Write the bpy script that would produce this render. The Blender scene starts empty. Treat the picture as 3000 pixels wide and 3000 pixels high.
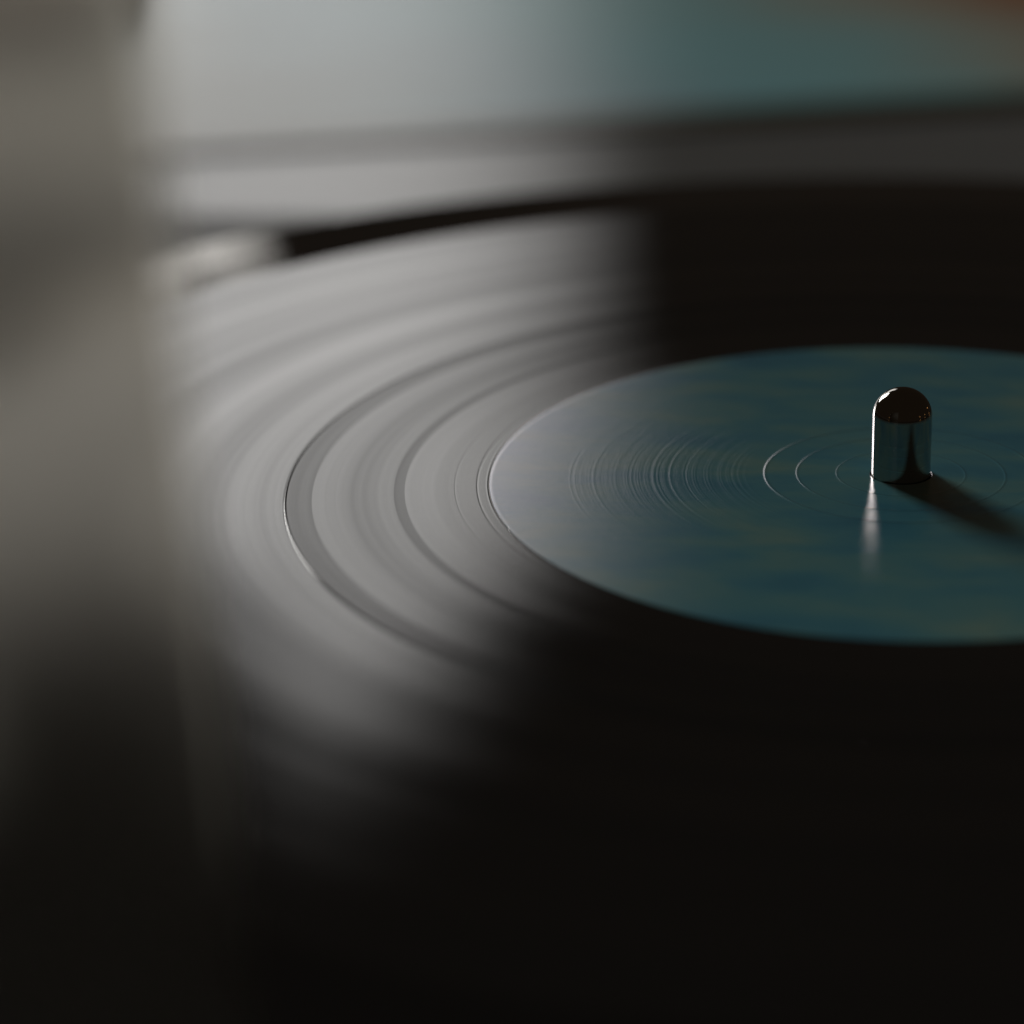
import bpy, math, random
from mathutils import Vector, Matrix

MM = 0.001
sc = bpy.context.scene
C = sc.collection
random.seed(7)
rad = math.radians

# ------------------------------------------------------------------ camera
cam_d = bpy.data.cameras.new("camera")
cam = bpy.data.objects.new("camera", cam_d)
C.objects.link(cam)
sc.camera = cam
CAM = Vector((0, -310.6, 116.0)) * MM
pitch, yaw, roll, FPX = rad(21.29), rad(-8.77), rad(-1.5), 7908.0
F = Vector((math.sin(yaw) * math.cos(pitch), math.cos(yaw) * math.cos(pitch), -math.sin(pitch)))
R0 = F.cross(Vector((0, 0, 1))).normalized()
U0 = R0.cross(F)
Rv = R0 * math.cos(roll) + U0 * math.sin(roll)
Uv = U0 * math.cos(roll) - R0 * math.sin(roll)
cam.matrix_world = Matrix(((Rv.x, Uv.x, -F.x, CAM.x), (Rv.y, Uv.y, -F.y, CAM.y), (Rv.z, Uv.z, -F.z, CAM.z), (0, 0, 0, 1)))
cam_d.sensor_fit = 'HORIZONTAL'
cam_d.sensor_width = 36.0
cam_d.lens = 36.0 * FPX / 3000.0
cam_d.clip_start = 0.01
cam_d.clip_end = 50
cam_d.dof.use_dof = True
cam_d.dof.focus_distance = 0.3255
cam_d.dof.aperture_fstop = 94.9 / 11.0
cam_d.dof.aperture_blades = 0

# ------------------------------------------------------------------ world (dim brown room) and lamps
w = bpy.data.worlds.new("World")
sc.world = w
w.use_nodes = True
bg = w.node_tree.nodes["Background"]
bg.inputs[0].default_value = (0.0125, 0.0087, 0.0058, 1)
bg.inputs[1].default_value = 1.0


def soft_lamp(name, az0, az1, el0, el1, dist, radiance, col):
    """A rectangular soft lamp that fills the given range of azimuth and elevation seen from the spindle."""
    az, el = rad((az0 + az1) / 2), rad((el0 + el1) / 2)
    p = Vector((math.sin(az) * math.cos(el), math.cos(az) * math.cos(el), math.sin(el))) * dist
    ld = bpy.data.lights.new(name, 'AREA')
    ld.shape = 'RECTANGLE'
    ld.size = 2 * dist * math.cos(el) * math.tan(rad(abs(az1 - az0)) / 2)
    ld.size_y = 2 * dist * math.tan(rad(el1 - el0) / 2)
    ld.energy = radiance * math.pi * ld.size * ld.size_y
    ld.color = col
    o = bpy.data.objects.new(name, ld)
    C.objects.link(o)
    o.location = p
    o.rotation_euler = (-p).to_track_quat('-Z', 'Y').to_euler()
    return o


# a bright window whose light thins out towards its right side under an arched top, and a second, far
# brighter window further left that throws the spindle's shadow
PANE = 1.42
for az0, az1, top, k in ((-25.0, -17.6, 22.3, 0.86), (-17.6, -16.9, 22.3, 1.0), (-16.9, -15.9, 23.0, 1.0), (-15.9, -14.9, 24.3, 1.0),
                         (-14.9, -12.9, 25.4, 1.0), (-12.9, -11.4, 24.8, 0.95), (-11.4, -9.9, 23.8, 0.80),
                         (-9.9, -8.6, 22.4, 0.54), (-8.6, -7.7, 21.0, 0.30), (-7.7, -6.8, 20.0, 0.14)):
    soft_lamp("window_pane_light", az0, az1, 12.2 if az0 < -20 else 9.0, top, 4.0, PANE * k, (1.0, 0.985, 0.965))
soft_lamp("rim_glint_light", -18.6, -16.4, 1.0, 7.8, 4.0, 1.40, (1.0, 0.96, 0.90))  # added low lamp, not a pane: gives the rim its pale glint
soft_lamp("rim_glint_light", -25.0, -18.6, 1.0, 9.2, 4.0, 1.15, (1.0, 0.96, 0.90))  # second added lamp, carries the rim's glint on to the left
soft_lamp("side_window_light", -41.0, -26.8, 7.5, 28.0, 4.0, 13.5, (1.0, 0.985, 0.95))
for az, el, r, e, dd in ((54, 6, .05, 0.16, 2.2), (84, 4, .035, 0.07, 2.2), (108, 5, .04, 0.09, 2.2), (-128, 6, .03, 0.03, 2.2)):
    ld = bpy.data.lights.new("room_bulb", 'POINT')
    ld.shadow_soft_size = r
    ld.energy = e
    ld.color = (1.0, 0.50, 0.18)
    o = bpy.data.objects.new("room_bulb", ld)
    C.objects.link(o)
    o.location = Vector((math.sin(rad(az)) * math.cos(rad(el)), math.cos(rad(az)) * math.cos(rad(el)), math.sin(rad(el)))) * dd

vs = sc.view_settings
vs.view_transform = 'Standard'
vs.look = 'None'
vs.exposure = 0.0
vs.gamma = 1.0
vs.use_curve_mapping = False
sc.cycles.use_denoising = True
sc.cycles.max_bounces = 8


# ------------------------------------------------------------------ node helpers
def new_mat(name):
    m = bpy.data.materials.new(name)
    m.use_nodes = True
    nt = m.node_tree
    return m, nt, nt.nodes["Principled BSDF"]


def nd(nt, t, **kw):
    n = nt.nodes.new(t)
    for k, v in kw.items():
        setattr(n, k, v)
    return n


def math_node(nt, op, a, b=None, c=None):
    n = nd(nt, 'ShaderNodeMath', operation=op)
    for i, v in enumerate((a, b, c)):
        if v is None:
            continue
        if isinstance(v, (int, float)):
            n.inputs[i].default_value = v
        else:
            nt.links.new(v, n.inputs[i])
    return n.outputs[0]


def radius_mm(nt):
    tc = nd(nt, 'ShaderNodeTexCoord')
    sep = nd(nt, 'ShaderNodeSeparateXYZ')
    nt.links.new(tc.outputs['Object'], sep.inputs[0])
    x2 = math_node(nt, 'MULTIPLY', sep.outputs[0], sep.outputs[0])
    y2 = math_node(nt, 'MULTIPLY', sep.outputs[1], sep.outputs[1])
    r = math_node(nt, 'SQRT', math_node(nt, 'ADD', x2, y2))
    return math_node(nt, 'MULTIPLY', r, 1000.0), tc


def noise1d(nt, val, scale, detail=3.0, rough=0.6):
    n = nd(nt, 'ShaderNodeTexNoise', noise_dimensions='1D')
    nt.links.new(val, n.inputs['W'])
    n.inputs['Scale'].default_value = scale
    n.inputs['Detail'].default_value = detail
    n.inputs['Roughness'].default_value = rough
    return n.outputs['Fac']


def map_range(nt, v, a, b, c, d):
    n = nd(nt, 'ShaderNodeMapRange')
    nt.links.new(v, n.inputs[0])
    for i, x in enumerate((a, b, c, d)):
        n.inputs[i + 1].default_value = x
    return n.outputs[0]


def lacquer(name, ior, gloss, alpha, aniso=0.0):
    """Diffuse body under a clear reflecting skin (Fresnel times gloss); alpha is the slope roughness."""
    m = bpy.data.materials.new(name)
    m.use_nodes = True
    nt = m.node_tree
    nt.nodes.remove(nt.nodes["Principled BSDF"])
    out = nt.nodes["Material Output"]
    dif = nd(nt, 'ShaderNodeBsdfDiffuse')
    gl = nd(nt, 'ShaderNodeBsdfAnisotropic', distribution='BECKMANN')
    gl.inputs['Color'].default_value = (1, 1, 1, 1)
    gl.inputs['Roughness'].default_value = math.sqrt(alpha)
    gl.inputs['Anisotropy'].default_value = aniso
    if aniso:
        tg = nd(nt, 'ShaderNodeTangent', direction_type='RADIAL', axis='Z')
        nt.links.new(tg.outputs[0], gl.inputs['Tangent'])
    fr = nd(nt, 'ShaderNodeFresnel')
    fr.inputs['IOR'].default_value = ior
    fac = nd(nt, 'ShaderNodeMath', operation='MULTIPLY')
    nt.links.new(fr.outputs[0], fac.inputs[0])
    fac.inputs[1].default_value = gloss
    mix = nd(nt, 'ShaderNodeMixShader')
    nt.links.new(fac.outputs[0], mix.inputs[0])
    nt.links.new(dif.outputs[0], mix.inputs[1])
    nt.links.new(gl.outputs[0], mix.inputs[2])
    nt.links.new(mix.outputs[0], out.inputs['Surface'])
    return m, nt, dif, gl, fac.inputs[1]


def set_bump(nt, height, dist, *shaders):
    bn = nd(nt, 'ShaderNodeBump')
    bn.inputs['Strength'].default_value = 1.0
    bn.inputs['Distance'].default_value = dist
    nt.links.new(height, bn.inputs['Height'])
    for sh in shaders:
        nt.links.new(bn.outputs[0], sh.inputs['Normal'])


def vinyl(name, alpha, aniso, gloss0, gloss1, bump=0.0, wear_scale=0.11, base=0.022):
    m, nt, dif, gl, gloss = lacquer(name, 1.6, 1.0, alpha, aniso)
    dif.inputs['Color'].default_value = (base, base, base * 0.99, 1)
    r, tc = radius_mm(nt)
    broad = noise1d(nt, r, wear_scale, 3.0, 0.55)
    fine = noise1d(nt, r, 1.1, 2.0, 0.5)
    mix = math_node(nt, 'ADD', math_node(nt, 'MULTIPLY', broad, 0.86), math_node(nt, 'MULTIPLY', fine, 0.14))
    nt.links.new(map_range(nt, mix, 0.32, 0.68, gloss0, gloss1), gloss)
    nt.links.new(map_range(nt, broad, 0.3, 0.7, math.sqrt(alpha) * 0.93, math.sqrt(alpha) * 1.07), gl.inputs['Roughness'])
    if bump > 0:
        set_bump(nt, noise1d(nt, r, 2.6, 2.0, 0.7), bump * MM, gl)
    return m


# ------------------------------------------------------------------ mesh helpers
def finish(name, me, mat, parent=None, smooth=True):
    if smooth:
        for p in me.polygons:
            p.use_smooth = True
    o = bpy.data.objects.new(name, me)
    C.objects.link(o)
    me.materials.append(mat)
    if parent:
        o.parent = parent
    return o


def lathe(name, prof, mat, parent=None, seg=512, smooth=True):
    """prof: list of (r, z) in mm, going so that the outer normals come out right (inner to outer on top)."""
    vs_, fs = [], []
    n = len(prof)
    for k in range(seg):
        a = 2 * math.pi * k / seg
        c, s = math.cos(a) * MM, math.sin(a) * MM
        for r, z in prof:
            vs_.append((r * c, r * s, z * MM))
    for k in range(seg):
        k2 = (k + 1) % seg
        for i in range(n - 1):
            fs.append((k * n + i, k * n + i + 1, k2 * n + i + 1, k2 * n + i))
    me = bpy.data.meshes.new(name)
    me.from_pydata(vs_, [], fs)
    me.validate()
    return finish(name, me, mat, parent, smooth)


def rounded_slab(name, w_, d_, h, rc, bev, mat, parent=None, seg=10):
    """Box with rounded plan corners and rounded upper edge; top at z = 0, in mm."""
    def loop(inset, z):
        pts = []
        for cx, cy, a0 in ((w_ / 2, d_ / 2, 0), (-w_ / 2, d_ / 2, 90), (-w_ / 2, -d_ / 2, 180), (w_ / 2, -d_ / 2, 270)):
            ox = cx - math.copysign(rc, cx)
            oy = cy - math.copysign(rc, cy)
            for k in range(seg + 1):
                a = rad(a0 + 90 * k / seg)
                pts.append(((ox + (rc - inset) * math.cos(a)) * MM, (oy + (rc - inset) * math.sin(a)) * MM, z * MM))
        return pts
    loops = [loop(0, -h)]
    for k in range(6):
        t = rad(90 * k / 5)
        loops.append(loop(bev * (1 - math.cos(t)), -bev + bev * math.sin(t)))
    verts = [p for l in loops for p in l]
    n = len(loops[0])
    faces = []
    for i in range(len(loops) - 1):
        for k in range(n):
            faces.append((i * n + k, i * n + (k + 1) % n, (i + 1) * n + (k + 1) % n, (i + 1) * n + k))
    faces.append(tuple(range((len(loops) - 1) * n, len(loops) * n)))
    faces.append(tuple(reversed(range(n))))
    me = bpy.data.meshes.new(name)
    me.from_pydata(verts, [], faces)
    o = finish(name, me, mat, parent, False)
    for p in me.polygons:
        p.use_smooth = len(p.vertices) == 4
    return o


def empty(name, loc, label, cat, rz=0.0):
    o = bpy.data.objects.new(name, None)
    C.objects.link(o)
    o.location = loc
    o.rotation_euler = (0, 0, rz)
    o.empty_display_size = 0.02
    o['label'] = label
    o['category'] = cat
    return o


# ------------------------------------------------------------------ the surface everything stands on
Z_PLINTH, Z_TABLE = -15.0, -28.0
m_table, nt, dif, gl, gloss = lacquer("satin_grey_table", 1.5, 0.9, 0.03)
tc = nd(nt, 'ShaderNodeTexCoord')
mp = nd(nt, 'ShaderNodeMapping')
mp.inputs['Scale'].default_value = (3, 26, 1)
nt.links.new(tc.outputs['Object'], mp.inputs[0])
nz = nd(nt, 'ShaderNodeTexNoise')
nz.inputs['Scale'].default_value = 1.0
nz.inputs['Detail'].default_value = 5
nt.links.new(mp.outputs[0], nz.inputs['Vector'])
cr = nd(nt, 'ShaderNodeValToRGB')
cr.color_ramp.elements[0].color = (0.15, 0.155, 0.152, 1)
cr.color_ramp.elements[1].color = (0.27, 0.275, 0.27, 1)
nt.links.new(nz.outputs['Fac'], cr.inputs[0])
nt.links.new(cr.outputs[0], dif.inputs['Color'])
nt.links.new(map_range(nt, nz.outputs['Fac'], 0.3, 0.7, 0.15, 0.20), gl.inputs['Roughness'])
table = rounded_slab("table_top", 1500, 1500, 30, 20, 2, m_table)
table.location = (0, 0.25, Z_TABLE * MM)
table['kind'] = 'structure'

# ------------------------------------------------------------------ turntable
tt = empty("turntable", (0, 0, Z_TABLE * MM), "black turntable with a polished spindle carrying the record", "turntable")
m_plinth, nt, dif, gl, gloss = lacquer("matte_black_plinth", 1.45, 0.45, 0.09)
dif.inputs['Color'].default_value = (0.045, 0.042, 0.036, 1)
tc = nd(nt, 'ShaderNodeTexCoord')
nz = nd(nt, 'ShaderNodeTexNoise')
nz.inputs['Scale'].default_value = 900
nt.links.new(tc.outputs['Object'], nz.inputs['Vector'])
set_bump(nt, nz.outputs['Fac'], 0.00003, dif)
plinth = rounded_slab("plinth", 450, 360, 13, 12, 3, m_plinth, tt)
plinth.location = (0.035, -0.007, (Z_PLINTH - Z_TABLE) * MM)

m_platter, nt, b = new_mat("black_platter_metal")
b.inputs['Base Color'].default_value = (0.02, 0.02, 0.02, 1)
b.inputs['Metallic'].default_value = 0.3
b.inputs['Roughness'].default_value = 0.4
z0 = -Z_TABLE
platter = lathe("platter", [(3.5, z0 - 3.6), (140, z0 - 3.6), (143, z0 - 4.0), (145, z0 - 5.5), (145.5, z0 - 8), (145.5, z0 - 13.5), (143, z0 - 14.8)], m_platter, tt, 256)
m_mat, nt, b = new_mat("black_felt_slipmat")
b.inputs['Base Color'].default_value = (0.01, 0.01, 0.01, 1)
b.inputs['Roughness'].default_value = 0.95
lathe("slipmat", [(3.7, z0 - 1.75), (124, z0 - 1.78), (138, z0 - 2.5), (144, z0 - 2.95), (144, z0 - 3.5)], m_mat, tt, 256)

m_chrome, nt, b = new_mat("polished_steel")
b.inputs['Base Color'].default_value = (0.42, 0.40, 0.365, 1)
b.inputs['Metallic'].default_value = 1.0
b.inputs['Roughness'].default_value = 0.05
SR, SH = 3.58, 11.0
prof = [(SR, z0 - 14), (SR, z0 - 1), (SR, z0 + 3), (SR, z0 + SH - 3.5)]
for k in range(1, 25):
    t = rad(90 * k / 24)
    prof.append((SR * math.cos(t) ** 0.97 if k < 24 else 0.0, z0 + SH - 3.5 + 3.5 * math.sin(t)))
spindle = lathe("spindle", prof, m_chrome, tt, 128)

# ------------------------------------------------------------------ the record
rec = empty("vinyl_record", (0, 0, 0), "black vinyl record with a blue green painted centre label, pressed over the spindle", "record")
m_groove = vinyl("grooved_vinyl", 0.015, 0.38, 0.84, 1.36, bump=0.0012, wear_scale=0.085)
m_flat = vinyl("smooth_vinyl", 0.020, 0.2, 1.15, 1.30, wear_scale=0.3)
m_gap = vinyl("track_gap_vinyl", 0.018, 0.4, 0.70, 0.80, wear_scale=0.5)
m_rim = vinyl("rim_vinyl", 0.006, 0.0, 1.0, 1.1)

R_RIM = 126.8


def ring_profile(r0, r1, step, zf):
    n = max(2, int((r1 - r0) / step))
    return [(r0 + (r1 - r0) * i / n, zf(r0 + (r1 - r0) * i / n)) for i in range(n + 1)]


lathe("groove_band", ring_profile(75.0, R_RIM, 2.0, lambda r: 0.0), m_groove, rec)
def bump_z(r, marks, z=0.0):
    for c, h, s_ in marks:
        if abs(r - c) < 4 * s_:
            z += h * math.exp(-((r - c) / s_) ** 2)
    return z


lathe("track_gap", ring_profile(71.5, 75.0, 0.04, lambda r: bump_z(r, ((74.7, 0.045, 0.11), (72.9, -0.004, 0.10)))), m_gap, rec)
lathe("groove_band", ring_profile(61.6, 71.5, 1.0, lambda r: 0.0), m_groove, rec)
lathe("lead_out_groove", [(60.3, 0.0), (60.7, -0.012), (61.3, -0.012), (61.6, 0.0)], m_gap, rec)


def dead_z(r):
    z = 0.0
    for c, h, s in ((50.3, 0.013, 0.09), (51.5, -0.009, 0.10), (54.2, -0.005, 0.08)):
        z += h * math.exp(-((r - c) / s) ** 2)
    return z


lathe("dead_wax", ring_profile(50.0, 60.3, 0.05, dead_z), m_flat, rec)
rim_prof = [(R_RIM, 0.0), (127.1, -0.012), (127.5, -0.04), (128.0, -0.085)]
rim_prof += [(r, -0.085 - 0.086 * (r - 128.0)) for r in (130, 132, 135, 138, 141, 144, 147, 150, 153, 154.3)]
rim_prof += [(155.3, -2.45), (155.8, -2.58), (156, -2.68), (155.8, -2.78), (155, -2.84), (152, -2.84)]
rim_prof += [(120, -1.74), (3.7, -1.72), (3.7, -0.2)]
lathe("rim", rim_prof, m_rim, rec)

# label: painted paper, slightly proud, with concentric pressing marks and scuffs
m_label, nt, dif, gl, gloss = lacquer("painted_label_paper", 1.5, 2.4, 0.055)
gl.inputs['Color'].default_value = (1.0, 0.93, 0.99, 1)
r_mm, tc = radius_mm(nt)
mp = nd(nt, 'ShaderNodeMapping')
mp.inputs['Rotation'].default_value = (0, 0, rad(-9))
mp.inputs['Scale'].default_value = (52, 125, 1)
nt.links.new(tc.outputs['Object'], mp.inputs[0])
n1 = nd(nt, 'ShaderNodeTexNoise')
n1.inputs['Scale'].default_value = 1.0
n1.inputs['Detail'].default_value = 4
n1.inputs['Roughness'].default_value = 0.5
n1.inputs['Distortion'].default_value = 0.35
nt.links.new(mp.outputs[0], n1.inputs['Vector'])
ramp = nd(nt, 'ShaderNodeValToRGB')
el = ramp.color_ramp.elements
el[0].position, el[0].color = 0.30, (0.090, 0.370, 0.500, 1)
el[1].position, el[1].color = 0.72, (0.320, 0.560, 0.480, 1)
for pos, col in ((0.41, (0.120, 0.430, 0.540, 1)), (0.50, (0.160, 0.475, 0.530, 1)), (0.59, (0.210, 0.505, 0.510, 1))):
    e = el.new(pos)
    e.color = col
nt.links.new(n1.outputs['Fac'], ramp.inputs[0])
nt.links.new(ramp.outputs[0], dif.inputs['Color'])
n2 = nd(nt, 'ShaderNodeTexNoise')
n2.inputs['Scale'].default_value = 1400
n2.inputs['Detail'].default_value = 3
nt.links.new(tc.outputs['Object'], n2.inputs['Vector'])
set_bump(nt, n2.outputs['Fac'], 0.000004, gl)

scuffs = []
for k in range(64):
    rs = 18.9 + (k + random.uniform(-0.45, 0.45)) * 0.29 + (max(0, k - 46) * 0.18)
    steep = (0.5 + 1.5 * max(0.0, (34.0 - rs) / 15.0)) * random.uniform(0.25, 1.0)
    ws = random.uniform(0.08, 0.15)
    scuffs.append((rs, 0.042 * ws * steep * random.choice((1, 1, -0.6)), ws))


def label_z(r):
    z = 0.05
    for c, h, s in ((7.75, 0.026, 0.14), (12.55, 0.030, 0.15), (16.45, 0.036, 0.17)):
        z += h * math.exp(-((r - c) / s) ** 2)
    for c, h, s in scuffs:
        if abs(r - c) < 4 * s:
            z += h * math.exp(-((r - c) / s) ** 2)
    if r > 49.6:
        z -= 0.02 * ((r - 49.6) / 0.4) ** 2
    return z


lp = [(3.7, -0.1), (3.7, 0.02), (3.8, 0.05)] + ring_profile(3.95, 50.0, 0.045, label_z)
lathe("label", lp, m_label, rec, 384)

# ------------------------------------------------------------------ record sleeve lying behind
m_sleeve, nt, dif, gl, gloss = lacquer("printed_glossy_card", 1.5, 1.02, 0.085)
tc = nd(nt, 'ShaderNodeTexCoord')
mp = nd(nt, 'ShaderNodeMapping')
mp.inputs['Scale'].default_value = (9, 22, 1)
nt.links.new(tc.outputs['Object'], mp.inputs[0])
n1 = nd(nt, 'ShaderNodeTexNoise')
n1.inputs['Scale'].default_value = 1.0
n1.inputs['Detail'].default_value = 4
nt.links.new(mp.outputs[0], n1.inputs['Vector'])
sep = nd(nt, 'ShaderNodeSeparateXYZ')
nt.links.new(tc.outputs['Object'], sep.inputs[0])
u = math_node(nt, 'MULTIPLY_ADD', sep.outputs[0], 2.5, 0.59)
u = math_node(nt, 'ADD', u, math_node(nt, 'MULTIPLY', sep.outputs[1], 0.7))
u = math_node(nt, 'ADD', u, math_node(nt, 'MULTIPLY_ADD', n1.outputs['Fac'], 0.30, -0.11))
ramp = nd(nt, 'ShaderNodeValToRGB')
el = ramp.color_ramp.elements
el[0].position, el[0].color = 0.18, (0.20, 0.17, 0.14, 1)
el[1].position, el[1].color = 1.0, (0.55, 0.27, 0.15, 1)
for pos, col in ((0.32, (0.18, 0.24, 0.21, 1)), (0.50, (0.42, 0.68, 0.76, 1)), (0.64, (0.40, 0.80, 0.86, 1)),
                 (0.74, (0.42, 0.78, 0.80, 1)), (0.86, (0.58, 0.62, 0.52, 1))):
    e = el.new(pos)
    e.color = col
nt.links.new(u, ramp.inputs[0])
# a dark brown printed border along the near edge
edge = map_range(nt, sep.outputs[1], -0.146, -0.138, 0.0, 1.0)
mx = nd(nt, 'ShaderNodeMix', data_type='RGBA')
nt.links.new(edge, mx.inputs[0])
mx.inputs[6].default_value = (0.10, 0.085, 0.045, 1)
nt.links.new(ramp.outputs[0], mx.inputs[7])
nt.links.new(mx.outputs[2], dif.inputs['Color'])
m_card, nt, b = new_mat("brown_card_edge")
b.inputs['Base Color'].default_value = (0.06, 0.05, 0.03, 1)
b.inputs['Roughness'].default_value = 0.9
ang = math.atan2(320 - 287, 25 + 90)
fdir = Vector((math.cos(ang), math.sin(ang), 0))
ndir = Vector((-math.sin(ang), math.cos(ang), 0))
mid = Vector((-90, 287, 0)) + fdir * 22 + ndir * 157.5
sl = empty("record_sleeve", (mid.x * MM, mid.y * MM, Z_TABLE * MM), "record sleeve with teal and orange artwork lying flat behind the turntable", "record sleeve", ang)
cov = rounded_slab("cover", 400, 315, 0.5, 2, 0.3, m_sleeve, sl, 4)
cov.location = (0, 0, 1.1 * MM)
inn = rounded_slab("card_edge", 398, 313, 0.6, 2, 0.3, m_card, sl, 4)
inn.location = (0, 0, 0.6 * MM)

# ------------------------------------------------------------------ dark brown block at the far left, out of focus
m_wood, nt, b = new_mat("dark_brown_wood")
tc = nd(nt, 'ShaderNodeTexCoord')
mp = nd(nt, 'ShaderNodeMapping')
mp.inputs['Scale'].default_value = (14, 90, 90)
nt.links.new(tc.outputs['Object'], mp.inputs[0])
n1 = nd(nt, 'ShaderNodeTexNoise')
n1.inputs['Detail'].default_value = 4
nt.links.new(mp.outputs[0], n1.inputs['Vector'])
ramp = nd(nt, 'ShaderNodeValToRGB')
ramp.color_ramp.elements[0].color = (0.22, 0.115, 0.075, 1)
ramp.color_ramp.elements[1].color = (0.38, 0.21, 0.14, 1)
nt.links.new(n1.outputs['Fac'], ramp.inputs[0])
nt.links.new(ramp.outputs[0], b.inputs['Base Color'])
b.inputs['Roughness'].default_value = 0.6
blk = rounded_slab("wooden_block", 120, 80, 9, 5, 3, m_wood)
blk.location = (-0.285, 0.442, (Z_TABLE + 9) * MM)
blk.rotation_euler = (0, 0, rad(12))
blk['label'] = "dark reddish brown block, a blur in the top left corner behind the translucent panel"
blk['category'] = "block"

# ------------------------------------------------------------------ translucent panel close to the lens, at the left
m_acr = bpy.data.materials.new("smoked_acrylic")
m_acr.use_nodes = True
nt = m_acr.node_tree
nt.nodes.remove(nt.nodes["Principled BSDF"])
g = nd(nt, 'ShaderNodeBsdfGlass', distribution='BECKMANN')
g.inputs['Color'].default_value = (0.735, 0.715, 0.672, 1)
g.inputs['Roughness'].default_value = 0.36
g.inputs['IOR'].default_value = 1.15
tr = nd(nt, 'ShaderNodeBsdfTranslucent')
tr.inputs['Color'].default_value = (0.75, 0.72, 0.66, 1)
mxs = nd(nt, 'ShaderNodeMixShader')
mxs.inputs[0].default_value = 0.010
nt.links.new(g.outputs[0], mxs.inputs[1])
nt.links.new(tr.outputs[0], mxs.inputs[2])
nt.links.new(mxs.outputs[0], nt.nodes["Material Output"].inputs['Surface'])
pan = rounded_slab("acrylic_panel", 150, 125, 0.35, 2, 0.1, m_acr)
pan['label'] = "blurred translucent grey beige panel standing upright along the left edge, in front of the record"
pan['category'] = "acrylic panel"
# stands on the plinth beside the platter, leaning slightly to the left
e0 = Vector((-42.6, -153.5, Z_PLINTH)) * MM            # foot of its right hand edge
along = Vector((-1, -0.10, 0)).normalized()            # runs off to the left
lean = rad(1.8)
upv = (Vector((0, 0, 1)) * math.cos(lean) + along * math.sin(lean)).normalized()
ax = (-along * math.cos(lean) + Vector((0, 0, 1)) * math.sin(lean)).normalized()
nv = ax.cross(upv).normalized()
org = e0 - ax * 0.075 + upv * 0.0625
pan.matrix_world = Matrix(((ax.x, upv.x, nv.x, org.x), (ax.y, upv.y, nv.y, org.y), (ax.z, upv.z, nv.z, org.z), (0, 0, 0, 1)))
